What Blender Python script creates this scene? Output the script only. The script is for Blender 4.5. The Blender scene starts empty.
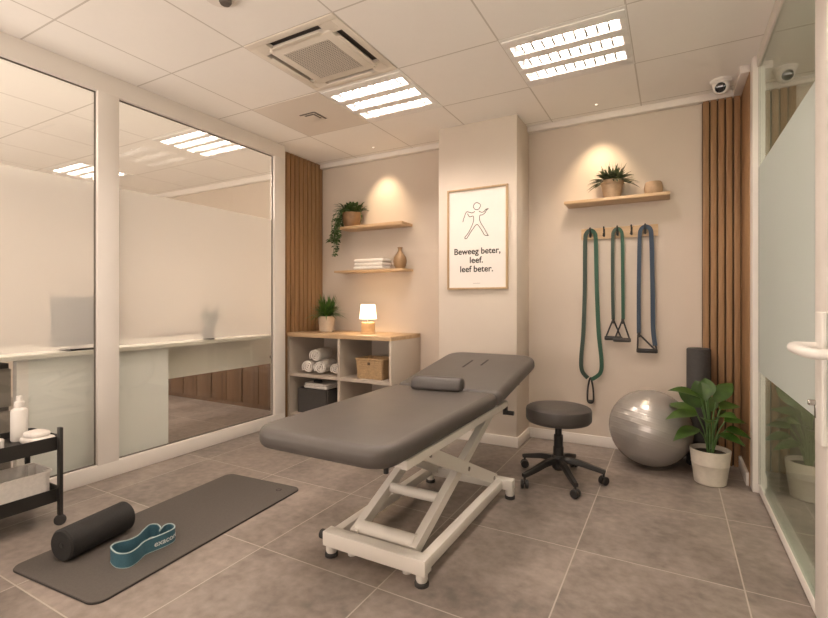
import bpy, bmesh, math, random
from mathutils import Vector, Matrix, Euler
from math import sin, cos, pi, radians, atan, tan
random.seed(7)
scene = bpy.context.scene
COL = scene.collection

# ------------------------------------------------------------------ camera, world, exposure
YAW = atan(258 / 467.0)
cam_d = bpy.data.cameras.new('camera'); cam = bpy.data.objects.new('camera', cam_d); COL.objects.link(cam)
cam.location = (0, 0, 1.2); cam.rotation_euler = (pi / 2, 0, YAW)
cam_d.sensor_fit = 'HORIZONTAL'; cam_d.sensor_width = 36; cam_d.lens = 36 * 467 / 828
cam_d.shift_y = -7 / 828.0; cam_d.clip_start = 0.05
scene.camera = cam
w = bpy.data.worlds.new('world'); scene.world = w; w.use_nodes = True
w.node_tree.nodes['Background'].inputs[0].default_value = (1, .86, .72, 1)
w.node_tree.nodes['Background'].inputs[1].default_value = 0.05
vs = scene.view_settings
vs.view_transform = 'Standard'; vs.look = 'None'; vs.gamma = 1; vs.use_curve_mapping = False
vs.exposure = 0.57
scene.cycles.use_denoising = True
scene.cycles.max_bounces = 14; scene.cycles.transparent_max_bounces = 24
scene.cycles.sample_clamp_indirect = 6
TUBE = 105.0           # radiance of the fluorescent tubes
TUBE_COL = (1, .855, .745)
SPOT_W = 22.0
FILL_W = 95.0         # power of the added fill lights behind the camera
def fill_light(name, x, y, z, sx, sz, e, col, tilt):
    l = bpy.data.lights.new(name, 'AREA'); l.shape = 'RECTANGLE'; l.size = sx; l.size_y = sz; l.energy = e; l.color = col
    o = bpy.data.objects.new(name, l); COL.objects.link(o); o.location = (x, y, z); o.rotation_euler = (radians(90 + tilt), 0, 0)
fill_light('room_fill', -1.45, -1.66, 1.3, 3.4, 2.2, FILL_W, (1, .87, .785), 52)  # added fill for ceiling and walls, standing in for daylight; no window built
fill_light('reception_fill', -5.4, -1.66, 1.3, 3.2, 2.2, FILL_W * 1.8, (1, .90, .80), 35)  # same kind of added fill, brightens the reception side; no window built
HT = 2.75; BY = 4.15; LX = -3.36; RX = .475; SLX = -3.475

# ------------------------------------------------------------------ materials
def mat(name, col=(.8, .8, .8), rough=.5, metal=0, spec=.5, noise=0, nscale=20, bump=0, bscale=200, stretch=(1, 1, 1), emis=None, estr=0, coat=0):
    m = bpy.data.materials.new(name); m.use_nodes = True
    nt = m.node_tree; b = nt.nodes['Principled BSDF']
    b.inputs['Base Color'].default_value = (*col, 1); b.inputs['Roughness'].default_value = rough
    b.inputs['Metallic'].default_value = metal; b.inputs['Specular IOR Level'].default_value = spec
    b.inputs['Coat Weight'].default_value = coat
    if emis: b.inputs['Emission Color'].default_value = (*emis, 1); b.inputs['Emission Strength'].default_value = estr
    tc = nt.nodes.new('ShaderNodeTexCoord'); mp = nt.nodes.new('ShaderNodeMapping'); mp.inputs['Scale'].default_value = stretch
    nt.links.new(tc.outputs['Object'], mp.inputs[0])
    if noise:
        n = nt.nodes.new('ShaderNodeTexNoise'); n.inputs['Scale'].default_value = nscale; n.inputs['Detail'].default_value = 6
        nt.links.new(mp.outputs[0], n.inputs[0])
        r = nt.nodes.new('ShaderNodeValToRGB')
        r.color_ramp.elements[0].position = .3; r.color_ramp.elements[1].position = .7
        r.color_ramp.elements[0].color = (*[c * (1 - noise) for c in col], 1)
        r.color_ramp.elements[1].color = (*[min(1, c * (1 + noise)) for c in col], 1)
        nt.links.new(n.outputs[0], r.inputs[0]); nt.links.new(r.outputs[0], b.inputs['Base Color'])
    if bump:
        n2 = nt.nodes.new('ShaderNodeTexNoise'); n2.inputs['Scale'].default_value = bscale; n2.inputs['Detail'].default_value = 3
        nt.links.new(mp.outputs[0], n2.inputs[0])
        bp = nt.nodes.new('ShaderNodeBump'); bp.inputs['Strength'].default_value = bump; bp.inputs['Distance'].default_value = .002
        nt.links.new(n2.outputs[0], bp.inputs['Height']); nt.links.new(bp.outputs[0], b.inputs['Normal'])
    return m

def wood(name, c1, c2, axis='z', rough=.5, scale=9):
    """straight grain running along `axis`"""
    m = bpy.data.materials.new(name); m.use_nodes = True; nt = m.node_tree; b = nt.nodes['Principled BSDF']
    b.inputs['Roughness'].default_value = rough; b.inputs['Specular IOR Level'].default_value = .35
    tc = nt.nodes.new('ShaderNodeTexCoord'); mp = nt.nodes.new('ShaderNodeMapping')
    s = {'x': (.06, 1, 1), 'y': (1, .06, 1), 'z': (1, 1, .06)}[axis]
    mp.inputs['Scale'].default_value = s; nt.links.new(tc.outputs['Object'], mp.inputs[0])
    n = nt.nodes.new('ShaderNodeTexNoise'); n.inputs['Scale'].default_value = scale * 4; n.inputs['Detail'].default_value = 8; n.inputs['Roughness'].default_value = .65; n.inputs['Distortion'].default_value = .4
    n2 = nt.nodes.new('ShaderNodeTexNoise'); n2.inputs['Scale'].default_value = scale * .7; n2.inputs['Detail'].default_value = 3
    nt.links.new(mp.outputs[0], n.inputs[0]); nt.links.new(mp.outputs[0], n2.inputs[0])
    mx = nt.nodes.new('ShaderNodeMix'); mx.data_type = 'FLOAT'; mx.inputs[0].default_value = .45
    nt.links.new(n.outputs[0], mx.inputs[2]); nt.links.new(n2.outputs[0], mx.inputs[3])
    r = nt.nodes.new('ShaderNodeValToRGB'); r.color_ramp.elements[0].position = .36; r.color_ramp.elements[1].position = .62
    r.color_ramp.elements[0].color = (*c1, 1); r.color_ramp.elements[1].color = (*c2, 1)
    nt.links.new(mx.outputs[0], r.inputs[0]); nt.links.new(r.outputs[0], b.inputs['Base Color'])
    bp = nt.nodes.new('ShaderNodeBump'); bp.inputs['Strength'].default_value = .12; bp.inputs['Distance'].default_value = .001
    nt.links.new(n.outputs[0], bp.inputs['Height']); nt.links.new(bp.outputs[0], b.inputs['Normal'])
    return m

def mathn(nt, op, a=None, b=None, c=None):
    n = nt.nodes.new('ShaderNodeMath'); n.operation = op
    for i, v in enumerate((a, b, c)):
        if v is None: continue
        if isinstance(v, (int, float)): n.inputs[i].default_value = v
        else: nt.links.new(v, n.inputs[i])
    return n.outputs[0]

def gridlines(nt, sock, off, pitch, half):
    """1 on lines at off + k*pitch"""
    t = mathn(nt, 'DIVIDE', mathn(nt, 'SUBTRACT', sock, off), pitch)
    f = mathn(nt, 'FRACT', mathn(nt, 'ADD', t, 100.5))
    d = mathn(nt, 'MULTIPLY', mathn(nt, 'ABSOLUTE', mathn(nt, 'SUBTRACT', f, .5)), pitch)
    return mathn(nt, 'LESS_THAN', d, half)

def tiled(name, ox, px, oy, py, half, base, line, rough, mott, bumpy=True):
    m = bpy.data.materials.new(name); m.use_nodes = True; nt = m.node_tree; b = nt.nodes['Principled BSDF']
    g = nt.nodes.new('ShaderNodeNewGeometry'); sp = nt.nodes.new('ShaderNodeSeparateXYZ'); nt.links.new(g.outputs['Position'], sp.inputs[0])
    lx = gridlines(nt, sp.outputs[0], ox, px, half); ly = gridlines(nt, sp.outputs[1], oy, py, half)
    ln = mathn(nt, 'MAXIMUM', lx, ly)
    # tile id -> tone and pattern offset
    ix = mathn(nt, 'FLOOR', mathn(nt, 'DIVIDE', mathn(nt, 'SUBTRACT', sp.outputs[0], ox), px))
    iy = mathn(nt, 'FLOOR', mathn(nt, 'DIVIDE', mathn(nt, 'SUBTRACT', sp.outputs[1], oy), py))
    cb = nt.nodes.new('ShaderNodeCombineXYZ'); nt.links.new(ix, cb.inputs[0]); nt.links.new(iy, cb.inputs[1])
    wn = nt.nodes.new('ShaderNodeTexWhiteNoise'); nt.links.new(cb.outputs[0], wn.inputs[0])
    va = nt.nodes.new('ShaderNodeVectorMath'); va.operation = 'MULTIPLY_ADD'; va.inputs[1].default_value = (7, 7, 7)
    nt.links.new(wn.outputs['Color'], va.inputs[0]); nt.links.new(g.outputs['Position'], va.inputs[2])
    n1 = nt.nodes.new('ShaderNodeTexNoise'); n1.inputs['Scale'].default_value = 2.8; n1.inputs['Detail'].default_value = 8; n1.inputs['Roughness'].default_value = .62; n1.inputs['Distortion'].default_value = .25
    nt.links.new(va.outputs[0], n1.inputs[0])
    n2 = nt.nodes.new('ShaderNodeTexNoise'); n2.inputs['Scale'].default_value = 22; n2.inputs['Detail'].default_value = 8
    nt.links.new(va.outputs[0], n2.inputs[0])
    v = mathn(nt, 'ADD', mathn(nt, 'MULTIPLY', n1.outputs[0], .62), mathn(nt, 'MULTIPLY', n2.outputs[0], .38))
    v = mathn(nt, 'ADD', v, mathn(nt, 'MULTIPLY', mathn(nt, 'SUBTRACT', wn.outputs[0], .5), .06))
    r = nt.nodes.new('ShaderNodeValToRGB'); r.color_ramp.elements[0].position = .33; r.color_ramp.elements[1].position = .68
    r.color_ramp.elements[0].color = (*[c * (1 - mott) for c in base], 1); r.color_ramp.elements[1].color = (*[c * (1 + mott) for c in base], 1)
    nt.links.new(v, r.inputs[0])
    mx = nt.nodes.new('ShaderNodeMix'); mx.data_type = 'RGBA'; mx.inputs[7].default_value = (*line, 1)
    nt.links.new(ln, mx.inputs[0]); nt.links.new(r.outputs[0], mx.inputs[6]); nt.links.new(mx.outputs[2], b.inputs['Base Color'])
    rr = mathn(nt, 'ADD', mathn(nt, 'MULTIPLY', n1.outputs[0], .25), rough - .12); nt.links.new(rr, b.inputs['Roughness'])
    b.inputs['Specular IOR Level'].default_value = .4
    bp = nt.nodes.new('ShaderNodeBump'); bp.inputs['Strength'].default_value = .25; bp.inputs['Distance'].default_value = .002
    h = mathn(nt, 'SUBTRACT', mathn(nt, 'MULTIPLY', n2.outputs[0], .3), ln)
    nt.links.new(h, bp.inputs['Height']); nt.links.new(bp.outputs[0], b.inputs['Normal'])
    return m

def glass_clear(name, tint, fr=1.45, boost=1.0):
    m = bpy.data.materials.new(name); m.use_nodes = True; nt = m.node_tree; nt.nodes.clear()
    o = nt.nodes.new('ShaderNodeOutputMaterial'); t = nt.nodes.new('ShaderNodeBsdfTransparent'); t.inputs[0].default_value = (*tint, 1)
    gl = nt.nodes.new('ShaderNodeBsdfGlossy'); gl.inputs['Roughness'].default_value = .0; gl.inputs['Color'].default_value = (.95, .97, .95, 1)
    lw = nt.nodes.new('ShaderNodeLayerWeight'); lw.inputs[0].default_value = .5; f0 = ((fr - 1) / (fr + 1)) ** 2
    k = mathn(nt, 'MULTIPLY', mathn(nt, 'ADD', mathn(nt, 'MULTIPLY', mathn(nt, 'POWER', lw.outputs['Facing'], 5.0), 1 - f0), f0), boost); k = mathn(nt, 'MINIMUM', k, 1.0)
    mx = nt.nodes.new('ShaderNodeMixShader'); nt.links.new(k, mx.inputs[0]); nt.links.new(t.outputs[0], mx.inputs[1]); nt.links.new(gl.outputs[0], mx.inputs[2])
    nt.links.new(mx.outputs[0], o.inputs[0]); return m

def frost(name, col, rough, wr, wt, gloss=.03):
    """etched film: rough refraction + translucency + a little diffuse"""
    m = bpy.data.materials.new(name); m.use_nodes = True; nt = m.node_tree; nt.nodes.clear()
    o = nt.nodes.new('ShaderNodeOutputMaterial')
    rf = nt.nodes.new('ShaderNodeBsdfRefraction'); rf.inputs['Color'].default_value = (*col, 1); rf.inputs['Roughness'].default_value = rough; rf.inputs['IOR'].default_value = 1.25
    tr = nt.nodes.new('ShaderNodeBsdfTranslucent'); tr.inputs[0].default_value = (*col, 1)
    df = nt.nodes.new('ShaderNodeBsdfDiffuse'); df.inputs[0].default_value = (*col, 1)
    gs = nt.nodes.new('ShaderNodeBsdfGlossy'); gs.inputs['Roughness'].default_value = .3
    a = nt.nodes.new('ShaderNodeMixShader'); a.inputs[0].default_value = wt; nt.links.new(df.outputs[0], a.inputs[1]); nt.links.new(tr.outputs[0], a.inputs[2])
    c = nt.nodes.new('ShaderNodeMixShader'); c.inputs[0].default_value = wr; nt.links.new(a.outputs[0], c.inputs[1]); nt.links.new(rf.outputs[0], c.inputs[2])
    d = nt.nodes.new('ShaderNodeMixShader'); d.inputs[0].default_value = gloss; nt.links.new(c.outputs[0], d.inputs[1]); nt.links.new(gs.outputs[0], d.inputs[2])
    nt.links.new(d.outputs[0], o.inputs[0]); return m

M = {}
M['floor'] = tiled('floor_tiles', -.409, .674, 3.09, .725, .003, (.248, .207, .180), (.44, .385, .335), .36, .42)
M['ceiling'] = tiled('ceiling_tiles', -.212, .6893, 1.977, .6867, .005, (.90, .86, .81), (.62, .57, .51), .9, .012)
M['wall'] = mat('wall_paint', (.62, .535, .45), .75, spec=.2, noise=.02, nscale=3, bump=.15, bscale=260)
M['wallp'] = mat('pillar_paint', (.66, .58, .50), .75, spec=.2, noise=.02, nscale=3, bump=.15, bscale=260)
M['white'] = mat('white_lacquer', (.78, .73, .68), .4)
M['trim'] = mat('white_trim', (.78, .72, .66), .5)
M['lightbody'] = mat('fixture_white', (.85, .82, .78), .4)
M['reflector'] = mat('fixture_reflector', (.30, .30, .30), .35, metal=1)
M['louvre'] = mat('fixture_louvre', (.35, .34, .32), .5)
M['tube'] = mat('lamp_tube', (1, 1, 1), .4, emis=TUBE_COL, estr=TUBE)
M['spotbulb'] = mat('spot_bulb', (1, 1, 1), .4, emis=(1, .8, .6), estr=2.5)
M['oak'] = wood('oak', (.47, .31, .17), (.62, .44, .27), 'x', .45)
M['slat'] = wood('slat_oak', (.23, .125, .058), (.37, .215, .105), 'z', .5)
M['slatback'] = mat('slat_backing', (.11, .068, .038), .8)
M['slatr'] = wood('slat_oak_warm', (.25, .14, .068), (.38, .225, .112), 'z', .5)
M['cabwood'] = wood('cabinet_wood', (.085, .046, .026), (.16, .092, .05), 'z', .5, 6)
M['unit'] = mat('shelf_laminate', (.49, .42, .35), .55, noise=.03, nscale=6)
M['glass'] = glass_clear('clear_glass', (.97, .97, .96), 1.5, 1.0)
M['glassr'] = glass_clear('door_glass', (.78, .85, .82), 1.5, 1.1)
M['frost'] = frost('frosted_film', (.97, .95, .92), .17, .62, .25)
M['frostr'] = frost('frosted_door_film', (.74, .78, .75), .5, .12, .35, .03)
M['desk_glass'] = mat('green_glass_panel', (.84, .85, .81), .2, spec=.5)
M['counter'] = mat('counter_white', (.80, .77, .70), .35)
M['apron'] = mat('desk_apron', (.90, .88, .80), .3)
M['gasket'] = mat('gasket', (.13, .11, .09), .6)
M['vinyl'] = mat('grey_vinyl', (.085, .074, .066), .42, spec=.45, noise=.06, nscale=9, bump=.25, bscale=240)
M['vinyl2'] = mat('dark_vinyl', (.06, .052, .047), .42, spec=.45, bump=.25, bscale=240)
M['vinyl_slot'] = mat('slot_dark', (.02, .017, .015), .7)
M['metalw'] = mat('powder_coat_white', (.76, .72, .66), .38)
M['black'] = mat('black_plastic', (.018, .016, .015), .4)
M['rubber'] = mat('black_rubber', (.03, .027, .025), .7)
M['blackm'] = mat('black_metal', (.022, .02, .018), .38)
M['foam'] = mat('black_foam', (.015, .0135, .0125), .75, noise=.3, nscale=300, bump=.6, bscale=350)
M['roll'] = mat('grey_foam', (.042, .038, .036), .75, noise=.1, nscale=60, bump=.4, bscale=300)
M['mat'] = mat('exercise_mat_grey', (.082, .07, .061), .72, noise=.07, nscale=80, bump=.35, bscale=400)
M['matedge'] = mat('mat_edge', (.03, .026, .023), .8)
M['teal'] = mat('teal_fabric', (.045, .13, .17), .75, noise=.15, nscale=250, bump=.4, bscale=400)
M['tealedge'] = mat('teal_edge', (.33, .42, .42), .7)
M['bandtext'] = mat('band_print', (.62, .66, .66), .7)
M['towel'] = mat('towel', (.80, .75, .70), .95, spec=.1, noise=.05, nscale=60, bump=.9, bscale=300)
M['plastic_w'] = mat('white_plastic', (.82, .78, .73), .35)
M['bin'] = mat('white_bin', (.72, .67, .62), .5, noise=.06, nscale=60)
M['potw'] = mat('pot_offwhite', (.60, .54, .46), .55, noise=.06, nscale=30, bump=.2, bscale=120)
M['potb'] = mat('pot_beige', (.55, .44, .34), .6, noise=.06, nscale=30)
M['clay'] = mat('pot_clay', (.40, .27, .165), .6, noise=.12, nscale=25)
M['bronze'] = mat('pot_bronze', (.24, .14, .07), .42, metal=.35, noise=.15, nscale=18)
M['vase'] = mat('vase_bronze', (.30, .185, .095), .42, metal=.3, noise=.1, nscale=18)
M['soil'] = mat('soil', (.035, .024, .016), .95, noise=.4, nscale=90, bump=1, bscale=90)
M['leaf'] = mat('leaf_broad', (.042, .092, .012), .36, noise=.35, nscale=14)
M['leafstem'] = mat('leaf_stem', (.09, .17, .05), .5)
M['leafdk'] = mat('leaf_trailing', (.045, .085, .02), .5, noise=.4, nscale=30)
M['leafgrass'] = mat('leaf_grass', (.06, .13, .022), .45, noise=.35, nscale=30)
M['leafgrey'] = mat('leaf_grey_green', (.085, .105, .05), .55, noise=.45, nscale=40)
M['ball'] = mat('ball_silver', (.42, .395, .37), .27, metal=.5, spec=.5)
M['greenband'] = mat('green_latex', (.010, .065, .032), .5)
M['greenband2'] = mat('dark_green_latex', (.016, .036, .022), .5)
M['blueband'] = mat('blue_latex', (.016, .036, .066), .5)
M['paper'] = mat('poster_paper', (.80, .75, .70), .7)
M['ink'] = mat('poster_ink', (.03, .025, .022), .8)
M['inkfaint'] = mat('poster_faint', (.45, .41, .38), .8)
M['framewood'] = wood('frame_oak', (.40, .26, .14), (.52, .36, .21), 'z', .5)
M['basket'] = mat('wicker', (.42, .28, .15), .75, noise=.35, nscale=70, stretch=(1, 1, 2.6), bump=1, bscale=90)
M['boxgrey'] = mat('grey_fabric_box', (.07, .063, .058), .85, noise=.1, nscale=80)
M['shade'] = mat('lamp_shade', (.95, .9, .82), .8, emis=(1, .78, .52), estr=1.6)
M['lampwood'] = wood('lamp_wood', (.50, .30, .14), (.66, .43, .23), 'x', .5)
M['grille'] = mat('grille_dark', (.12, .10, .085), .7)
M['acwhite'] = mat('ac_plastic', (.76, .69, .60), .5)
M['steel'] = mat('steel', (.5, .48, .45), .25, metal=1)
M['lens'] = mat('lens_black', (.008, .008, .008), .1, coat=1)
M['screen'] = mat('screen_dark', (.02, .02, .022), .3)
M['darkshelf'] = mat('dark_shelf', (.24, .21, .18), .5)
M['blackshelf'] = mat('charcoal_shelf', (.045, .04, .035), .5)

# ------------------------------------------------------------------ mesh helpers
def new(): return bmesh.new()

def box(bm, x0, x1, y0, y1, z0, z1, bev=0, seg=2, mtx=None):
    t = bmesh.new(); bmesh.ops.create_cube(t, size=1)
    for v in t.verts:
        v.co = Vector(((x0 + x1) / 2 + v.co.x * (x1 - x0), (y0 + y1) / 2 + v.co.y * (y1 - y0), (z0 + z1) / 2 + v.co.z * (z1 - z0)))
    if bev: bmesh.ops.bevel(t, geom=list(t.edges), offset=bev, segments=seg, profile=.5, affect='EDGES')
    merge(bm, t, mtx)

def merge(bm, t, mtx=None):
    if mtx is not None: bmesh.ops.transform(t, matrix=mtx, verts=list(t.verts))
    me = bpy.data.meshes.new('tmp'); t.to_mesh(me); t.free(); bm.from_mesh(me); bpy.data.meshes.remove(me)

def lathe(bm, prof, seg=32, c=(0, 0, 0), mtx=None):
    t = bmesh.new(); rings = []
    for r, z in prof:
        if r < 1e-5: rings.append([t.verts.new((0, 0, z))])
        else: rings.append([t.verts.new((r * cos(2 * pi * i / seg), r * sin(2 * pi * i / seg), z)) for i in range(seg)])
    for a, b in zip(rings, rings[1:]):
        for i in range(seg):
            j = (i + 1) % seg
            if len(a) == 1 and len(b) == 1: continue
            if len(a) == 1: t.faces.new((a[0], b[j], b[i]))
            elif len(b) == 1: t.faces.new((a[i], a[j], b[0]))
            else: t.faces.new((a[i], a[j], b[j], b[i]))
    bmesh.ops.recalc_face_normals(t, faces=list(t.faces))
    mm = Matrix.Translation(c)
    merge(bm, t, mm if mtx is None else mtx @ mm)

def sweep(bm, pts, prof, closed=False, up=Vector((0, 0, 1)), cap=True, scales=None):
    """sweep 2D profile [(a,b)] along pts: a along side axis, b along the up-ish axis"""
    pts = [Vector(p) for p in pts]; n = len(pts); rings = []; t = bmesh.new()
    for i, p in enumerate(pts):
        if closed: d = pts[(i + 1) % n] - pts[i - 1]
        else: d = pts[min(i + 1, n - 1)] - pts[max(i - 1, 0)]
        d.normalize(); s = d.cross(up)
        if s.length < 1e-4: s = d.cross(Vector((0, 1, 0)))
        s.normalize(); u = s.cross(d); k = scales[i] if scales else 1
        rings.append([t.verts.new(p + s * (a * k) + u * (b * k)) for a, b in prof])
    m = len(prof)
    rng = range(n) if closed else range(n - 1)
    for i in rng:
        a, b = rings[i], rings[(i + 1) % n]
        for k in range(m): t.faces.new((a[k], a[(k + 1) % m], b[(k + 1) % m], b[k]))
    if cap and not closed: t.faces.new(rings[0]); t.faces.new(rings[-1])
    bmesh.ops.recalc_face_normals(t, faces=list(t.faces)); merge(bm, t)

def circ(r, n=10, ry=None): return [(r * cos(2 * pi * i / n), (ry or r) * sin(2 * pi * i / n)) for i in range(n)]
def rect(a, b): return [(-a, -b), (a, -b), (a, b), (-a, b)]
def tube(bm, pts, r, n=10, closed=False, scales=None, up=Vector((0, 0, 1))): sweep(bm, pts, circ(r, n), closed, up=up, scales=scales)

def cat(pts, sub=6, closed=False):
    """catmull-rom through pts"""
    P = [Vector(p) for p in pts]; n = len(P); out = []
    for i in range(n if closed else n - 1):
        p0 = P[i - 1] if (closed or i > 0) else P[0]; p1 = P[i]; p2 = P[(i + 1) % n]; p3 = P[(i + 2) % n] if (closed or i + 2 < n) else P[-1]
        for k in range(sub):
            t = k / sub
            out.append(.5 * ((2 * p1) + (p2 - p0) * t + (2 * p0 - 5 * p1 + 4 * p2 - p3) * t * t + (3 * p1 - p0 - 3 * p2 + p3) * t ** 3))
    if not closed: out.append(P[-1])
    return out

def cushion(bm, x0, x1, y0, y1, z0, z1, corner, edge, seg=8, mtx=None, c2=None):
    """upholstered pad: rounded plan corners, soft top and bottom edges"""
    t = bmesh.new()
    pl = []
    far = corner if c2 is None else c2; edge = min(edge, far - .001, corner - .001)
    for cx, cy, a0, r in ((x1 - far, y1 - far, 0, far), (x0 + far, y1 - far, 90, far), (x0 + corner, y0 + corner, 180, corner), (x1 - corner, y0 + corner, 270, corner)):
        for k in range(seg + 1):
            a = radians(a0 + 90 * k / seg); pl.append((cx, cy, cos(a), sin(a), r))
    rings = []
    prof = [(edge - edge * sin(radians(90 * k / 5)), z0 + edge - edge * cos(radians(90 * k / 5))) for k in range(6)] + \
           [(edge - edge * cos(radians(90 * k / 5)), z1 - edge + edge * sin(radians(90 * k / 5))) for k in range(6)]
    for ins, z in prof:
        rings.append([t.verts.new((cx + dx * (r - ins), cy + dy * (r - ins), z)) for cx, cy, dx, dy, r in pl])
    m = len(pl)
    for a, b in zip(rings, rings[1:]):
        for k in range(m): t.faces.new((a[k], a[(k + 1) % m], b[(k + 1) % m], b[k]))
    t.faces.new(rings[0][::-1]); t.faces.new(rings[-1])
    bmesh.ops.remove_doubles(t, verts=list(t.verts), dist=1e-5)
    bmesh.ops.recalc_face_normals(t, faces=list(t.faces)); merge(bm, t, mtx)

def put(name, bm, m, parent=None, loc=(0, 0, 0), rz=0, smooth=35):
    me = bpy.data.meshes.new(name)
    bm.normal_update(); bm.to_mesh(me); bm.free()
    for p in me.polygons: p.use_smooth = True
    me.set_sharp_from_angle(angle=radians(smooth))
    if m: me.materials.append(m if not isinstance(m, str) else M[m])
    o = bpy.data.objects.new(name, me); COL.objects.link(o)
    if parent: o.parent = parent
    o.location = loc; o.rotation_euler = (0, 0, rz)
    return o

def bx(name, m, parent, *a, bev=0, seg=2):
    b = new(); box(b, *a, bev=bev, seg=seg); return put(name, b, m, parent)

def tag(o, label, category, group=None):
    o['label'] = label; o['category'] = category
    if group: o['group'] = group
    return o

def thing(name, label, category, loc=(0, 0, 0), rz=0, group=None):
    o = bpy.data.objects.new(name, None); COL.objects.link(o); o.empty_display_size = .05
    o.location = loc; o.rotation_euler = (0, 0, rz)
    return tag(o, label, category, group)

def structure(o): o['kind'] = 'structure'; return o
def sroot(name):
    o = bpy.data.objects.new(name, None); COL.objects.link(o); return structure(o)

def copy_tree(o, parent=None):
    c = o.copy(); COL.objects.link(c)
    if parent: c.parent = parent
    for ch in list(o.children): copy_tree(ch, c)
    return c

def text_mesh(name, body, size, m, parent, mtx, ext=.0006, align='CENTER', bold=0):
    cu = bpy.data.curves.new(name, 'FONT'); cu.body = body; cu.size = size; cu.align_x = align; cu.extrude = ext; cu.offset = bold
    ob = bpy.data.objects.new(name + '_src', cu); COL.objects.link(ob)
    dg = bpy.context.evaluated_depsgraph_get(); me = bpy.data.meshes.new_from_object(ob.evaluated_get(dg))
    bpy.data.objects.remove(ob); bpy.data.curves.remove(cu)
    me.transform(mtx); me.materials.clear(); me.materials.append(M[m]); me.name = name
    o = bpy.data.objects.new(name, me); COL.objects.link(o); o.parent = parent; return o

def leaf_into(bm, base, d, n, L, W, droop=.3, seg=6, fold=.18, pw=.8):
    """one pointed leaf: base point, direction d, facing n"""
    d = Vector(d).normalized(); n = Vector(n); s = d.cross(n).normalized(); n = s.cross(d).normalized()
    rows = []
    for i in range(seg + 1):
        t = i / seg; wv = W * .5 * (sin(pi * min(1, t ** pw * .98 + .02)) if i < seg else 0)
        c = Vector(base) + d * (L * t) - Vector((0, 0, 1)) * (droop * L * t * t)
        if i in (0, seg) and wv < 1e-3: rows.append((bm.verts.new(c),))
        else: rows.append((bm.verts.new(c - s * wv + n * wv * fold), bm.verts.new(c), bm.verts.new(c + s * wv + n * wv * fold)))
    for a, b in zip(rows, rows[1:]):
        if len(a) == 1 and len(b) == 3: bm.faces.new((a[0], b[0], b[1])); bm.faces.new((a[0], b[1], b[2]))
        elif len(a) == 3 and len(b) == 3:
            bm.faces.new((a[0], b[0], b[1], a[1])); bm.faces.new((a[1], b[1], b[2], a[2]))
        elif len(a) == 3: bm.faces.new((a[0], b[0], a[1])); bm.faces.new((a[1], b[0], a[2]))

# ================================================================== STRUCTURE
XL, XR, YF = -7.3, 2.0, -1.7
structure(bx('floor', 'floor', None, XL, XR, YF, BY + .1, -.1, 0))
# ceiling: tiles of the grid, left open where the light fittings and the cassette sit
GX, PX, GY, PY = -.212, .6893, 1.977, .6867
def cell(i, j): return (GX + i * PX, GX + (i + 1) * PX, GY + j * PY, GY + (j + 1) * PY)
LIGHTS = [(-1, 1), (-3, 1), (-1, -2), (-3, -2)]
FAR = [(-6, 1), (-9, 1), (-6, -2)]
ACC = (-3, 0)
cb = new()
xs = [XL] + [GX + i * PX for i in range(-10, 4) if XL < GX + i * PX < XR] + [XR]
ys = [YF] + [GY + j * PY for j in range(-5, 4) if YF < GY + j * PY < BY + .1] + [BY + .1]
holes = [cell(*c) for c in LIGHTS + FAR + [ACC]]
for xa, xb in zip(xs, xs[1:]):
    for ya, yb in zip(ys, ys[1:]):
        cx, cy = (xa + xb) / 2, (ya + yb) / 2
        if any(h[0] < cx < h[1] and h[2] < cy < h[3] for h in holes): continue
        box(cb, xa, xb, ya, yb, HT, HT + .02)
bmesh.ops.remove_doubles(cb, verts=list(cb.verts), dist=1e-5)
structure(put('ceiling', cb, 'ceiling'))
structure(bx('wall_back', 'wall', None, XL, XR, BY, BY + .1, 0, HT))
structure(bx('wall_far_left', 'wall', None, XL - .1, XL, YF, BY + .1, 0, HT))
structure(bx('wall_front', 'wall', None, XL, XR, YF - .1, YF, 0, HT))
structure(bx('wall_far_right', 'wall', None, XR, XR + .1, YF, BY + .1, 0, HT))
structure(bx('wall_left', 'wall', None, -3.56, SLX - .03, 3.44, BY, 0, HT))
structure(bx('wall_right', 'wall', None, RX + .005, RX + .12, 3.70, BY, 0, HT))
structure(bx('wall_right_front', 'wall', None, RX, RX + .12, YF, .62, 0, HT))
structure(bx('wall_left_front', 'wall', None, -3.46, LX, YF, -.9, 0, HT))
PX0, PX1, PYF = -1.835, -1.12, 3.78
structure(bx('pillar', 'wallp', None, PX0, PX1, PYF, BY, 0, HT, bev=.004))

# ceiling trim and baseboards
b = new(); box(b, SLX + .002, PX0, BY - .055, BY, HT - .05, HT, .003); box(b, PX1, RX - .03, BY - .055, BY, HT - .05, HT, .003)
box(b, RX - .085, RX - .03, 3.72, BY - .055, HT - .05, HT, .003)
structure(put('trim_1', b, 'trim'))
b = new(); box(b, XL, -3.56, BY - .055, BY, HT - .07, HT, .003); structure(put('trim_2', b, 'trim'))
b = new()
box(b, PX1 - .0, .2, BY - .016, BY, 0, .085, .003); box(b, PX1, PX1 + .016, PYF, BY - .016, 0, .085, .003)
box(b, PX0 - .016, PX1 + .016, PYF - .016, PYF, 0, .085, .003); box(b, PX0 - .016, PX0, PYF, BY, 0, .085, .003)
structure(put('baseboard_back', b, 'trim'))
structure(bx('baseboard_right', 'trim', None, RX - .052, RX - .035, 3.72, BY - .04, 0, .085, bev=.003))

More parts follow.
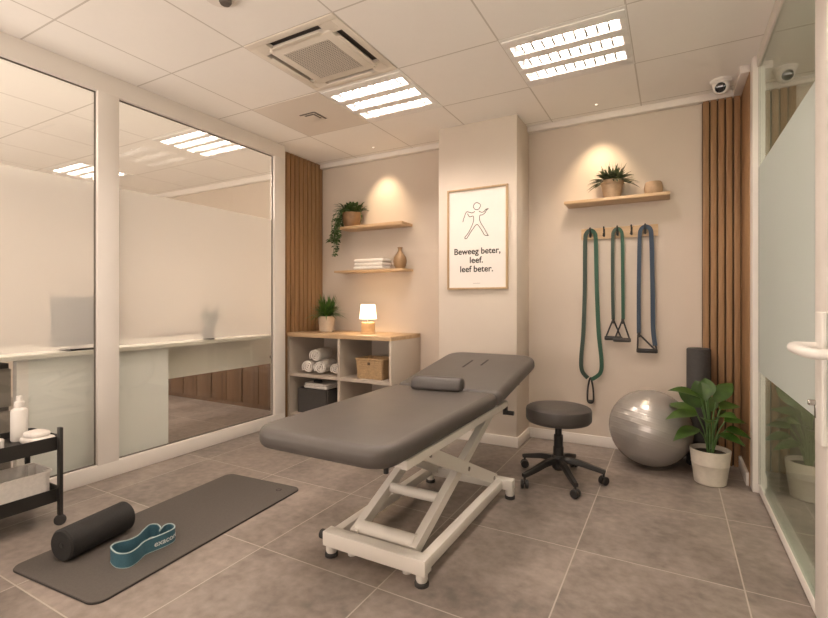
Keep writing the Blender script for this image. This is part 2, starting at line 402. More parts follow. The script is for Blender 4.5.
# glazed partition on the left
win = sroot('window_1')
b = new(); FX0, FX1 = -3.415, LX
box(b, FX0, FX1, -.9, 3.44, 2.615, HT, .004); box(b, FX0, FX1, -.9, 3.44, 0, .105, .004)
for ya, yb in ((1.712, 1.85), (3.30, 3.44), (-.9, -.76), (.06, .2)): box(b, FX0, FX1, ya, yb, .1, 2.62, .004)
put('frame', b, 'white', win)
GXP = -3.404
for ya, yb in ((.2, 1.712), (1.85, 3.30), (-.76, .06)):
    bx('pane', 'glass', win, GXP - .003, GXP + .003, ya, yb, .105, 2.615)
    bx('frosted_film', 'frost', win, GXP + .0035, GXP + .0065, ya + .006, yb - .006, .895, 2.0)
    g = new()
    for e in ((ya, ya + .008, .105, 2.615), (yb - .008, yb, .105, 2.615), (ya, yb, .105, .113), (ya, yb, 2.607, 2.615)):
        box(g, GXP + .007, GXP + .015, *e)
    put('gasket', g, 'gasket', win)

# glazed door on the right
door = sroot('door_1')
b = new(); DX0, DX1 = RX, RX + .06
box(b, DX0 - .03, DX1, 3.615, 3.72, 0, HT, .004); box(b, DX0 - .01, DX1, .62, 3.60, 2.67, HT, .004)
box(b, DX0 - .01, DX1, .62, .75, 0, 2.67, .004)
put('frame', b, 'white', door)
b = new(); box(b, DX0, DX1, 2.13, 2.29, 0.01, 2.67, .005); box(b, DX0, DX1, 2.29, 3.615, 0.01, .062, .004)
box(b, DX0, DX1, .75, 2.13, .01, .062, .004); put('stile', b, 'white', door)
for ya, yb in ((2.29, 3.615), (.75, 2.13)):
    bx('pane', 'glassr', door, DX0 + .003, DX0 + .009, ya, yb, .062, 2.67)
    bx('frosted_film', 'frostr', door, DX0 + .0003, DX0 + .0028, ya + .002, yb - .002, .765, 2.04)
b = new(); box(b, DX0 - .001, DX0 + .0002, 3.59, 3.597, .062, 2.67); put('gasket', b, 'gasket', door)
hp = bx('handle_plate', 'plastic_w', door, DX0 - .014, DX0 + .002, 2.13, 2.226, .69, 1.165, bev=.006, seg=3)
b = new()
path = cat([(DX0 - .01, 2.205, 1.035), (DX0 - .05, 2.205, 1.035), (DX0 - .078, 2.195, 1.035), (DX0 - .085, 2.16, 1.032), (DX0 - .075, 2.08, 1.028), (DX0 - .055, 2.03, 1.025), (DX0 - .005, 2.02, 1.025)], 8)
tube(b, path, .019, 14); put('door_handle', b, 'plastic_w', hp)
b = new(); lathe(b, [(0, 0), (.011, 0), (.011, .02), (.008, .024), (0, .024)], 16, mtx=Matrix.Translation((DX0 - .012, 2.215, .83)) @ Matrix.Rotation(-pi / 2, 4, 'Y')); box(b, DX0 - .016, DX0 - .012, 2.206, 2.224, .775, .835, .002)
put('lock', b, 'steel', hp)

# ------------------------------------------------------------------ slatted wood panels
def slats_x(bm, bmb, x0, x1, yf, n, pitch_gap, z0, z1):
    p = (x1 - x0) / n
    box(bmb, x0, x1, yf + .02, yf + .03, z0, z1)
    for i in range(n): box(bm, x0 + i * p + pitch_gap / 2, x0 + (i + 1) * p - pitch_gap / 2, yf, yf + .021, z0, z1, .002)
t = thing('slat_panel', 'dark oak vertical slat panel beside the shelving unit and glass partition', 'wall panel', (SLX, 3.8, 0))
b = new(); bb = new(); n = 11; y0, y1 = 3.44 - 3.8, BY - .002 - 3.8; p = (y1 - y0) / n
for i in range(n): box(b, -.03 + .0105, 0, y0 + i * p + .006, y0 + (i + 1) * p - .006, 0.0, HT - .002, .002)
box(bb, -.03, -.019, y0, y1, 0, HT)
put('slats', b, 'slat', t); put('backing', bb, 'slatback', t)
t = thing('slat_panel', 'warm oak vertical slat panel in the corner behind the floor plant', 'wall panel', (.32, BY - .03, 0))
b = new(); bb = new(); n = 5; x0, x1 = .198 - .32, .44 - .32; p = (x1 - x0) / n
for i in range(n): box(b, x0 + i * p + .005, x0 + (i + 1) * p - .005, -.012, .0205, 0, HT - .05, .002)
box(bb, x0, x1, .02, .03, 0, HT - .05)
put('slats', b, 'slatr', t); put('backing', bb, 'slatback', t)
tag(bx('wood_panel', 'slatr', None, RX - .035, RX + .005, 3.72, BY - .0305, 0, HT - .05, bev=.002), 'plain oak side panel between slats and glazed door', 'wall panel')

# ------------------------------------------------------------------ ceiling lights
def make_light(nb, label, c, group):
    x0, x1, y0, y1 = cell(*c); cx, cy = (x0 + x1) / 2, (y0 + y1) / 2; hx, hy = (x1 - x0) / 2 - .008, (y1 - y0) / 2 - .03
    t = thing('ceiling_light', label, 'ceiling light', (cx, cy, HT), 0, group)
    f = new(); bw = .078 if nb == 3 else .058; sl = (2 * hy - (nb + 1) * bw) / nb
    for k in range(nb + 1):
        ya = -hy + k * (bw + sl); box(f, -hx, hx, ya, ya + bw, -.008, .004, .002)
    for k in range(nb):
        ya = -hy + bw + k * (bw + sl); box(f, -hx, -hx + .03, ya, ya + sl, -.007, .004); box(f, hx - .03, hx, ya, ya + sl, -.007, .004)
    box(f, -hx - .008, hx + .008, -hy - .03, -hy, -.002, .006); box(f, -hx - .008, hx + .008, hy, hy + .03, -.002, .006)
    box(f, -hx - .008, -hx, -hy, hy, -.002, .006); box(f, hx, hx + .008, -hy, hy, -.002, .006)
    put('frame', f, 'lightbody', t)
    h = new(); box(h, -hx, hx, -hy, hy, .085, .09); put('housing', h, 'lightbody', t)
    for k in range(nb):
        ya = -hy + bw + k * (bw + sl); yc = ya + sl / 2
        r = new(); xa, xb = -hx + .03, hx - .03
        prof = [(ya, 0.0), (ya + .008, .03), (ya + .022, .05), (yc, .056), (ya + sl - .022, .05), (ya + sl - .008, .03), (ya + sl, 0.0)]
        vs_ = [[r.verts.new((x, y, z)) for y, z in prof] for x in (xa, xb)]
        for q in range(len(prof) - 1): r.faces.new((vs_[0][q], vs_[1][q], vs_[1][q + 1], vs_[0][q + 1]))
        r.faces.new(vs_[0]); r.faces.new(vs_[1][::-1])
        put('reflector', r, 'reflector', t)
        l = new(); nl = 10
        for q in range(1, nl): xx = xa + (xb - xa) * q / nl; box(l, xx - .006, xx + .006, ya + .004, ya + sl - .004, 0.0, .014)
        box(l, xa, xb, ya + .002, ya + .005, .0, .014); box(l, xa, xb, ya + sl - .005, ya + sl - .002, .0, .014); put('louvre', l, 'louvre', t)
        tb = new(); lathe(tb, [(0, 0), (.013, 0), (.013, xb - xa - .06), (0, xb - xa - .06)], 14, mtx=Matrix.Translation((xa + .03, yc, .034)) @ Matrix.Rotation(pi / 2, 4, 'Y'))
        put('tube', tb, 'tube', t)
    return t
G = 'fluorescent ceiling lights of the treatment room'
make_light(3, 'three-tube ceiling light above the shelf with hanging straps', LIGHTS[0], G)
make_light(3, 'three-tube ceiling light next to the air conditioner', LIGHTS[1], G)
make_light(3, 'three-tube ceiling light over the doorway end, out of the photo', LIGHTS[2], G)
make_light(3, 'three-tube ceiling light over the trolley end, out of the photo', LIGHTS[3], G)
G2 = 'ceiling lights of the reception'
make_light(4, 'four-tube ceiling light right behind the glass partition', FAR[0], G2)
make_light(4, 'four-tube ceiling light deep in the reception behind glass', FAR[1], G2)
make_light(4, 'four-tube ceiling light in the reception, out of the photo', FAR[2], G2)
# unseen point light, added to brighten the corridor behind the door glass
cl = bpy.data.lights.new('corridor_fill', 'POINT'); cl.energy = 50; cl.color = (1, .86, .7); cl.shadow_soft_size = .15
o = bpy.data.objects.new('corridor_fill', cl); COL.objects.link(o); o.location = (1.3, 1.2, 2.5)

# recessed spots washing the back wall
def spot(label, x, y, aim):
    t = thing('ceiling_spot', label, 'spotlight', (x, y, HT), 0, 'small ceiling spots')
    b = new(); lathe(b, [(.009, 0), (.022, 0), (.022, -.003), (.018, -.005), (.009, -.001)], 24); put('ring', b, 'trim', t)
    b = new(); lathe(b, [(0, -.001), (.008, -.001), (.008, .004), (0, .004)], 16); put('bulb', b, 'spotbulb', t)
    l = bpy.data.lights.new('spot_lamp', 'SPOT'); l.energy = SPOT_W; l.color = (1, .76, .5); l.spot_size = radians(74); l.spot_blend = .9; l.shadow_soft_size = .02
    o = bpy.data.objects.new('spot_lamp', l); COL.objects.link(o); o.location = (x, y, HT - .02)
    o.rotation_euler = (Vector(aim) - Vector((x, y, HT - .02))).to_track_quat('-Z', 'Y').to_euler()
spot('tiny ceiling spot above the shelf with trailing plant', -2.62, 3.90, (-2.62, 4.15, 1.8))
spot('tiny ceiling spot above the shelf over the hook rail', -.52, 3.90, (-.52, 4.15, 1.8))

# ------------------------------------------------------------------ ceiling fittings
x0, x1, y0, y1 = cell(*ACC); cx, cy = (x0 + x1) / 2, (y0 + y1) / 2; h = PX / 2 - .004
t = thing('air_conditioner', 'square ceiling cassette air conditioner with perforated grille', 'air conditioner', (cx, cy, HT))
b = new(); q = .235
box(b, -h, h, -h, -q - .06, -.005, .03, .002); box(b, -h, h, q + .06, h, -.005, .03, .002); box(b, -h, -q - .06, -q - .06, q + .06, -.005, .03, .002); box(b, q + .06, h, -q - .06, q + .06, -.005, .03, .002)
for sx in (-1, 1):
    for sy in (-1, 1): box(b, min(sx * q * .86, sx * (q + .06)), max(sx * q * .86, sx * (q + .06)), min(sy * q * .86, sy * (q + .06)), max(sy * q * .86, sy * (q + .06)), -.005, .02)
put('panel', b, 'acwhite', t)
b = new(); box(b, -q, q, -q, q, -.016, .02, .004)
gp = put('grille_frame', b, 'acwhite', t)
b = new(); box(b, -.175, .175, -.175, .175, -.0165, -.012)
gr = new()
for i in range(23):
    a = -.17 + .34 * i / 22; box(gr, a - .0035, a + .0035, -.175, .175, -.0182, -.0162); box(gr, -.175, .175, a - .0035, a + .0035, -.0182, -.0162)
put('grille', b, 'grille', gp); put('grille_mesh', gr, 'acwhite', gp)
b = new(); box(b, -.3, .3, -.3, .3, .035, .04); put('outlet', b, 'grille', t)
for a in range(4):
    b = new(); box(b, -.19, .19, -.282, -.25, .0, .004, .001, mtx=Matrix.Rotation(a * pi / 2, 4, 'Z') @ Matrix.Translation((0, 0, .008)) @ Matrix.Rotation(radians(8), 4, 'X'))
    put('flap', b, 'acwhite', t)
x0, x1, y0, y1 = cell(-4, 1)
t = thing('ceiling_vent', 'ceiling tile with a small square air vent beside the tube light', 'vent', ((x0 + x1) / 2, (y0 + y1) / 2, HT))
bx('plate', mat('vent_plate', (.76, .69, .61), .5), t, -.335, .335, -.335, .335, -.003, 0)
b = new(); box(b, -.085, .085, -.085, .085, -.006, -.003, .001); put('diffuser', b, 'acwhite', t)
b = new()
for k in (.076, .046):
    for s in (-1, 1):
        if s > 0: box(b, s * k - .009, s * k + .009, -k, k, -.0075, -.0055)
        if s < 0: box(b, -k, k, s * k - .009, s * k + .009, -.0075, -.0055)
put('slot', b, 'grille', t)
t = thing('smoke_detector', 'round white detector with dark mesh on the ceiling', 'smoke detector', (-1.97, 1.60, HT))
b = new(); lathe(b, [(0, 0), (.08, 0), (.08, -.012), (.07, -.02), (0, -.02)], 32, (-.03, -.01, 0)); put('base', b, 'trim', t)
b = new(); lathe(b, [(.03, -.022), (.03, -.04), (.024, -.05), (0, -.052)], 24); put('sensor', b, 'grille', t)
t = thing('security_camera', 'white dome security camera on the ceiling corner', 'camera', (.30, 3.90, HT), 0)
b = new(); lathe(b, [(0, 0), (.068, 0), (.068, -.012), (.058, -.022), (.05, -.04), (0, -.04)], 32); put('mount', b, 'plastic_w', t)
aim = Matrix.Translation((0, -.012, -.05)) @ (Vector((-.2, -1, -.45)).to_track_quat('Z', 'Y').to_matrix().to_4x4())
b = new(); lathe(b, [(0, -.052), (.03, -.042), (.049, -.02), (.052, 0), (.049, .02), (.042, .034), (.036, .038), (0, .038)], 28, mtx=aim); hd = put('head', b, 'plastic_w', t)
b = new(); lathe(b, [(0, .046), (.022, .045), (.033, .041), (.034, .034), (0, .03)], 28, mtx=aim); put('lens', b, 'lens', hd)

# ================================================================== RECEPTION BEYOND THE GLASS
t = thing('reception_desk', 'reception desk with pale counter and green glass front behind the partition', 'desk', (-3.52, 2.3, 0))
def L(x0, x1, y0, y1, z0, z1): return (x0 + 3.52, x1 + 3.52, y0 - 2.3, y1 - 2.3, z0, z1)
bx('counter', 'counter', t, *L(-4.15, -3.45, .3, 3.43, .845, .875), bev=.004)
bx('glass_front', 'desk_glass', t, *L(-3.535, -3.52, 1.386, 2.315, 0, .845))
bx('end_post', 'plastic_w', t, *L(-3.56, -3.508, 1.325, 1.385, 0, .845))
ap = bx('apron', 'apron', t, *L(-3.77, -3.75, 2.315, 3.70, .545, .845)); 
b = new(); lathe(b, [(0, 0), (.02, 0), (.02, .012), (0, .016)], 16, mtx=Matrix.Translation((-3.75 + 3.52, 3.63 - 2.3, .615)) @ Matrix.Rotation(pi / 2, 4, 'Y')); put('knob', b, 'grille', ap)
bx('side_panel', 'counter', t, *L(-4.1, -3.56, 2.295, 2.312, 0, .845))
t = thing('drawer_cabinet', 'dark grey drawer cabinet under the counter behind the trolley', 'cabinet', (-3.8, .85, 0))
b = new()
box(b, -.22, .2, -.5, .47, .0, .82, .002); put('carcass', b, 'blackshelf', t)
for za, zb in ((.04, .27), (.30, .53), (.56, .79)):
    bx('drawer_front', 'darkshelf', t, .2, .245, -.495, .465, za, zb, bev=.003)
for i in range(4):
    x0 = -5.9 + i * .53
    t = thing('low_cabinet', ['wooden low cabinet farthest from the glass partition in reception', 'wooden low cabinet third from the glass partition in reception', 'wooden low cabinet second from the glass partition in reception', 'wooden low cabinet nearest the glass partition in reception'][i], 'cabinet', (x0 + .265, 3.95, 0), 0, 'low wooden cabinets in the reception')
    bx('body', 'cabwood', t, -.264, .264, -.2, .19, .0, .8); bx('door', 'cabwood', t, -.258, -.003, -.222, -.2, .05, .79, bev=.003); bx('door', 'cabwood', t, .003, .258, -.222, -.2, .05, .79, bev=.003)
t = thing('monitor', 'dark monitor blurred behind frosted glass on the reception counter', 'monitor', (-3.54, 1.68, .8755), radians(4))
b = new(); box(b, -.012, .012, -.17, .17, .03, .36, .004); put('screen', b, 'screen', t)
b = new(); box(b, -.07, .07, -.09, .09, 0, .01, .003); box(b, -.012, .006, -.02, .02, .01, .1); put('stand', b, 'screen', t)
def spiky(bm, n, L, W, z0, r0, up, rnd=random, droop=.35):
    for i in range(n):
        a = rnd.uniform(0, 2 * pi); el = rnd.uniform(*up); l = L * rnd.uniform(.75, 1.1)
        d = Vector((cos(a) * cos(el), sin(a) * cos(el), sin(el)))
        leaf_into(bm, (cos(a) * r0 * rnd.random(), sin(a) * r0 * rnd.random(), z0), d, (0, 0, 1) if el < 1.3 else (1, 0, 0), l, W, droop * cos(el) * 1.2, 6)
t = thing('potted_plant', 'small plant blurred behind frosted glass on the reception counter', 'plant', (-3.535, 2.70, .8755))
b = new(); lathe(b, [(0, 0), (.045, 0), (.055, .11), (.05, .11), (.046, .09), (0, .09)], 24); put('pot', b, 'boxgrey', t)
b = new(); spiky(b, 44, .21, .03, .09, .03, (.95, 1.5)); put('foliage', b, 'leafdk', t)

# ================================================================== BACK-LEFT: SHELVES AND UNIT
def shelf(label, x0, x1, z0, z1, d):
    t = tag(bx('wall_shelf', 'oak', None, 0, x1 - x0, -d, 0, 0, z1 - z0, bev=.002), label, 'shelf'); t.location = (x0, BY, z0); return t
shelf('upper oak wall shelf carrying the trailing plant', -3.09, -2.31, 1.965, 1.995, .21)
shelf('lower oak wall shelf carrying folded towels and a vase', -3.15, -2.30, 1.51, 1.533, .21)
shelf('oak wall shelf above the hook rail', -.775, -.013, 1.998, 2.022, .21)

UX0, UX1, UYF, UYB = -3.47, -2.215, 3.585, BY - .004
t = thing('shelving_unit', 'low grey shelving unit with oak top and open compartments', 'shelving unit', (-2.84, 3.86, 0))
def U(x0, x1, y0, y1, z0, z1): return (x0 + 2.84, x1 + 2.84, y0 - 3.86, y1 - 3.86, z0, z1)
ut = bx('top', 'oak', t, *U(UX0, UX1, UYF - .005, UYB, .845, .885), bev=.002)
bx('side_panel', 'unit', t, *U(UX0, UX0 + .025, UYF, UYB, 0, .845)); bx('side_panel', 'unit', t, *U(UX1 - .025, UX1, UYF, UYB, 0, .845), bev=.001)
bx('back_panel', 'unit', t, *U(UX0 + .025, UX1 - .025, UYB - .012, UYB, .06, .845))
UD = -2.81
bx('divider', 'unit', t, *U(UD - .015, UD + .015, UYF + .002, UYB - .012, .06, .845))
for a, c in ((UX0 + .025, UD - .015), (UD + .015, UX1 - .025)):
    bx('shelf', 'unit', t, *U(a, c, UYF + .002, UYB - .012, .443, .473)); bx('bottom', 'unit', t, *U(a, c, UYF + .002, UYB - .012, .04, .06))
bx('plinth', 'unit', t, *U(UX0 + .025, UX1 - .025, UYF + .03, UYF + .045, 0, .04))

def towel_roll(label, x, y, z, r, ln, rz):
    t = thing('rolled_towel', label, 'towel', (x, y, z), rz, 'rolled white towels')
    b = new(); pts = []
    turns = 2.6
    for k in range(64):
        a = k / 63 * turns * 2 * pi; rr = r * (.2 + .8 * k / 63) - .004; pts.append((cos(a) * rr, sin(a) * rr))
    # spiral cross-section with thickness, extruded along y
    th = .0105; inner = []; outer = []
    for k, (px, pz) in enumerate(pts):
        rr = math.hypot(px, pz); f = (rr - th) / rr if rr > th else .1
        outer.append((px, pz)); inner.append((px * f, pz * f))
    poly = outer + inner[::-1]
    A = [b.verts.new((p[0], -ln / 2 + random.uniform(-.002, .002), p[1] + r)) for p in poly]; B_ = [b.verts.new((p[0], ln / 2, p[1] + r)) for p in poly]
    m = len(poly)
    for k in range(m): b.faces.new((A[k], A[(k + 1) % m], B_[(k + 1) % m], B_[k]))
    n2 = len(outer)
    for k in range(n2 - 1):
        for S in (A, B_): b.faces.new((S[k], S[k + 1], S[m - 2 - k], S[m - 1 - k]))
    bmesh.ops.recalc_face_normals(b, faces=list(b.faces)); put('roll', b, 'towel', t, smooth=50)
    c = new(); lathe(c, [(0, -ln / 2 + .02), (r * .82, -ln / 2 + .022), (r * .9, 0), (r * .82, ln / 2 - .005), (0, ln / 2 - .004)], 24, mtx=Matrix.Translation((0, 0, r)) @ Matrix.Rotation(-pi / 2, 4, 'X'))
    put('core', c, 'towel', t)
    return t
RT = radians(14)
towel_roll('white rolled towel at the bottom, farthest from the divider', -3.275, 3.77, .474, .07, .3, RT)
towel_roll('white rolled towel at the bottom, middle of the three', -3.115, 3.765, .474, .07, .3, RT)
towel_roll('smaller white rolled towel at the bottom, against the divider', -2.965, 3.82, .474, .06, .28, RT)
towel_roll('white rolled towel lying on top of the towel pile', -3.19, 3.785, .591, .07, .3, RT)

t = thing('wicker_basket', 'rectangular wicker basket in the compartment beside the rolled towels', 'basket', (-2.49, 3.75, .474))
b = new(); w_, d_, h_ = .15, .115, .185
def shell(bm, w_, d_, h_, th, taper=1.0, bev=.012, z0=0):
    o_ = bmesh.new(); bmesh.ops.create_cube(o_, size=1)
    for v in o_.verts:
        k = 1 if v.co.z > 0 else taper
        v.co = Vector((v.co.x * 2 * w_ * k, v.co.y * 2 * d_ * k, z0 + (v.co.z + .5) * h_))
    ve = [e for e in o_.edges if abs(e.verts[0].co.z - e.verts[1].co.z) > h_ * .5]
    bmesh.ops.bevel(o_, geom=ve, offset=bev, segments=4, affect='EDGES')
    top = max(o_.faces, key=lambda f: f.calc_center_median().z)
    r = bmesh.ops.inset_region(o_, faces=[top], thickness=th)
    e = bmesh.ops.extrude_discrete_faces(o_, faces=[top])
    f = e['faces'][0]
    for v in f.verts: v.co.z = z0 + th + .002
    merge(bm, o_)
for k in range(9):
    zz = h_ * k / 9
    shell(b, w_ - (.003 if k % 2 else 0), d_ - (.003 if k % 2 else 0), h_ / 9, .01, z0=zz) if k in (0,) else None
b.free(); b = new(); shell(b, w_, d_, h_, .012, .93)
put('body', b, 'basket', t)
b = new(); 
for k in range(10):
    z = .012 + (h_ - .02) * k / 9; kk = .93 + .07 * z / h_
    rr = []
    for (sx, sy) in ((-1, -1), (1, -1), (1, 1), (-1, 1)): rr.append((sx * (w_ * kk - .002), sy * (d_ * kk - .002), z))
    tube(b, rr, .0065, 6, closed=True)
put('weave', b, 'basket', t)
b = new(); tube(b, [(-w_, -d_, h_), (w_, -d_, h_), (w_, d_, h_), (-w_, d_, h_)], .01, 8, closed=True); put('rim', b, 'basket', t)
b = new(); box(b, -.015, .015, -d_ - .008, -d_ - .002, h_ * .72, h_ * .86, .002); put('handle', b, 'slatback', t)

b = new(); shell(b, .2, .16, .25, .01); tag(put('storage_box', b, 'boxgrey', None, (-3.21, 3.82, .061)), 'dark grey fabric box in the compartment below the rolled towels', 'box')
t = tag(put('folded_towel', (lambda bm: (cushion(bm, -.155, .155, -.145, .145, 0, .03, .03, .014), cushion(bm, -.15, .15, -.14, .14, .028, .056, .03, .013), bm)[-1])(new()), 'towel'), 'folded pale towel lying on the dark fabric box', 'towel'); t.location = (-3.19, 3.82, .312)
# a box carries a lid-level towel; the dark ball on it
tag(put('black_pouch', (lambda bm: (cushion(bm, -.05, .05, -.03, .03, 0, .03, .029, .014), bm)[-1])(new()), 'rubber', None, (-3.19, 3.73, .369)), 'small black pouch on the towel in the lower compartment', 'pouch')

t = thing('table_lamp', 'small lit table lamp with white shade and wood base', 'lamp', (-2.65, 3.85, .886))
b = new(); lathe(b, [(0, 0), (.075, 0), (.075, .01), (.068, .013), (.068, .10), (.062, .112), (0, .112)], 32); put('base', b, 'lampwood', t)
b = new(); lathe(b, [(0, .09), (.009, .09), (.009, .15), (0, .15)], 12); put('stem', b, 'steel', t)
b = new(); lathe(b, [(.087, .145), (.072, .29), (.069, .29), (.084, .145)], 40); put('lamp_shade', b, 'shade', t)
pl = bpy.data.lights.new('table_lamp_bulb', 'POINT'); pl.energy = 1.6; pl.color = (1, .72, .42); pl.shadow_soft_size = .03
o = bpy.data.objects.new('table_lamp_bulb', pl); COL.objects.link(o); o.location = (-2.65, 3.85, .886 + .2)

t = thing('potted_plant', 'spiky green plant in a beige pot on the shelving unit', 'plant', (-3.175, 3.85, .886))
b = new(); lathe(b, [(0, 0), (.064, 0), (.074, .01), (.088, .15), (.088, .165), (.08, .165), (.078, .13), (0, .13)], 32); put('pot', b, 'potb', t)
b = new(); lathe(b, [(0, .14), (.0785, .138)], 20); put('soil', b, 'soil', t)
b = new(); rr = random.Random(3); spiky(b, 170, .26, .018, .16, .05, (.35, 1.5), rr, .5); put('foliage', b, 'leafgrass', t, smooth=80)

# trailing plant on the upper shelf
t = thing('trailing_plant', 'trailing plant in a bronze pot hanging over the upper shelf', 'plant', (-2.985, 4.035, 1.9955))
b = new(); lathe(b, [(0, 0), (.07, 0), (.09, .03), (.1, .09), (.102, .15), (.094, .15), (.09, .12), (0, .12)], 32); put('pot', b, 'bronze', t)
b = new(); rr = random.Random(5); st = new()
def add_vine(pts, nl, lw):
    pc = cat(pts, 8); tube(st, pc, .003, 5)
    for k in range(nl):
        p = pc[int(rr.uniform(.05, 1) * (len(pc) - 1))]; a = rr.uniform(0, 2 * pi)
        leaf_into(b, p, (cos(a), sin(a), rr.uniform(-.6, .4)), (rr.uniform(-.4, .4), -.6, .8), lw * rr.uniform(.8, 1.4), lw * .75, .3, 4)
for k in range(7):
    e = Vector((-.185 + rr.uniform(-.10, .06), -.02 + rr.uniform(-.10, .02), -.06 - .25 * rr.random())); mid = Vector((-.125 + rr.uniform(-.05, .03), -.02 + rr.uniform(-.06, .02), .1))
    add_vine([(0, 0, .14), (-.07, -.01, .2), mid, (mid + e) / 2 + Vector((-.02, 0, -.02)), e], 62, .032)
for k in range(3):
    xx = -.02 + k * -.05
    add_vine([(0, -.03, .14), (xx * .6 - .02, -.09, .18), (xx - .03, -.135, .08), (xx - .04, -.14, -.1), (xx - .05, -.135, -.1 - .08 * rr.random())], 30, .028)
add_vine([(0.02, 0, .14), (.08, 0, .2), (.13, -.02, .14), (.135, -.02, .05)], 14, .028)
for k in range(90):
    a = rr.uniform(0, 2 * pi); el = rr.uniform(.45, 1.5); r0 = rr.uniform(0, .1)
    leaf_into(b, (cos(a) * r0, sin(a) * r0 * .7, .14 + rr.uniform(0, .05)), (cos(a) * cos(el), sin(a) * cos(el), sin(el)), (0, 0, 1), rr.uniform(.11, .2), .034, .5, 5)
put('foliage', b, 'leafdk', t, smooth=80); put('stem', st, 'leafstem', t)

for k in range(3):
    b = new(); cushion(b, -.185 + .008 * (k == 1), .185, -.085, .085, 0, .036, .02, .016)
    o = put('folded_towel', b, 'towel', None, (-2.725 + .004 * k, 4.03, 1.5335 + k * .037))
    tag(o, ['white folded towel lowest of the three beside the vase', 'white folded towel in the middle of the three beside the vase', 'white folded towel topmost of the three beside the vase'][k], 'towel', 'folded towels on the lower shelf')
b = new(); lathe(b, [(0, 0), (.045, 0), (.062, .035), (.070, .075), (.062, .115), (.037, .15), (.021, .18), (.02, .2), (.027, .215), (.021, .215), (.015, .2), (0, .19)], 36)
o = tag(put('vase', b, 'vase', None, (-2.39, 4.035, 1.5335)), 'bronze bottle vase on the lower wall shelf', 'vase')

# ------------------------------------------------------------------ poster on the pillar
t = thing('poster', 'oak-framed poster with a line figure and Dutch text', 'poster', (-1.465, PYF - .001, 1.745))
pw, ph = .275, .437
b = new()
for e in ((-pw, -pw + .016, -ph, ph), (pw - .016, pw, -ph, ph), (-pw + .016, pw - .016, ph - .016, ph), (-pw + .016, pw - .016, -ph, -ph + .016)): box(b, e[0], e[1], -.026, 0, e[2], e[3], .002)
put('frame', b, 'framewood', t)
pp = bx('print', 'paper', t, -pw + .016, pw - .016, -.012, -.004, -ph + .016, ph - .016)
RX90 = Matrix.Rotation(pi / 2, 4, 'X')
for body, x, z, wd in (('Beweeg beter,', .0, -.132, .42), ('leef.', -.005, -.208, .12), ('leef beter.', -.005, -.285, .30)):
    o = text_mesh('lettering', body, .075, 'ink', pp, RX90, bold=.0013)
    xa = [v.co.x for v in o.data.vertices]; k = wd / (max(xa) - min(xa)); c0 = (max(xa) + min(xa)) / 2
    o.data.transform(Matrix.Translation((x, -.0125, z)) @ Matrix.Diagonal((k, 1, 1, 1)) @ Matrix.Translation((-c0, 0, 0)))
bx('fine_print', 'inkfaint', pp, -.035, .03, -.0126, -.0118, -.386, -.382)
b = new(); fr = lambda p: [(x * .88, -.0125, .005 + (z + .1) * .775) for x, z in p]
def dr(p, closed=False, r=.0027): tube(b, cat(fr(p), 5, closed), r, 6, closed, up=Vector((0, 1, 0)))
# figure coordinates taken in poster space
dr([(.0, .29), (.03, .272), (.036, .245), (.018, .218), (-.004, .212), (-.028, .228), (-.034, .258), (-.02, .283)], True)
dr([(-.022, .195), (-.05, .182), (-.088, .196), (-.108, .198), (-.125, .165), (-.148, .09)])
dr([(-.098, .178), (-.075, .14), (-.04, .145), (-.034, .10), (-.045, .055), (-.085, -.03), (-.122, -.08), (-.125, -.098), (-.108, -.1), (-.085, -.065), (-.04, .005), (-.003, .048), (.02, .03), (.055, -.03), (.08, -.075), (.118, -.082), (.108, -.07), (.075, .0), (.042, .06), (.028, .1), (.032, .145), (.058, .15), (.085, .17), (.1, .2), (.118, .208)])
dr([(.022, .195), (.048, .178), (.075, .185), (.09, .205), (.118, .212)])
put('figure_outline', b, 'ink', pp)

# ------------------------------------------------------------------ back right: shelf decor, hook rail, straps
t = thing('potted_plant', 'grey-green succulent in a clay pot on the shelf above the hook rail', 'plant', (-.42, 4.04, 2.0225))
b = new(); lathe(b, [(0, 0), (.062, 0), (.08, .11), (.084, .112), (.088, .145), (.08, .145), (.076, .125), (0, .12)], 32); put('pot', b, 'clay', t)
b = new(); rr = random.Random(9); spiky(b, 130, .175, .026, .135, .05, (.12, 1.5), rr, .4); put('foliage', b, 'leafgrey', t, smooth=80)
b = new(); lathe(b, [(0, 0), (.05, 0), (.063, .02), (.067, .055), (.058, .095), (.054, .1), (.05, .096), (.053, .06), (0, .03)], 36)
tag(put('bowl', b, 'clay', None, (-.125, 4.04, 2.0225)), 'small round wooden bowl beside the succulent', 'bowl')

t = thing('hook_rail', 'oak hook rail with five black hooks below the shelf', 'hook rail', (-.383, BY, 1.767))
bx('board', 'oak', t, -.287, .287, -.022, 0, -.046, .046, bev=.003)
HX = [-.594, -.489, -.387, -.284, -.185]
for i, hx in enumerate(HX):
    b = new(); x = hx + .383
    box(b, x - .007, x + .007, -.028, -.022, -.03, .035, .003)
    tube(b, cat([(x, -.026, .012), (x, -.045, .004), (x, -.056, .02), (x, -.06, .045)], 5), .0055, 8)
    tube(b, cat([(x, -.026, -.006), (x, -.05, -.026), (x, -.064, -.02), (x, -.066, -.004)], 5), .0065, 8)
    lathe(b, [(0, -.009), (.009, 0), (0, .009)], 10, (x, -.06, .045)); lathe(b, [(0, -.013), (.013, 0), (0, .013)], 10, (x, -.052, -.02))
    put('hook', b, 'black', t)
SY = -.0385   # strap plane, from the wall
def ribbon(bm, pts, wd, th): sweep(bm, cat(pts, 8), rect(wd, th), up=Vector((0, 1, 0)))
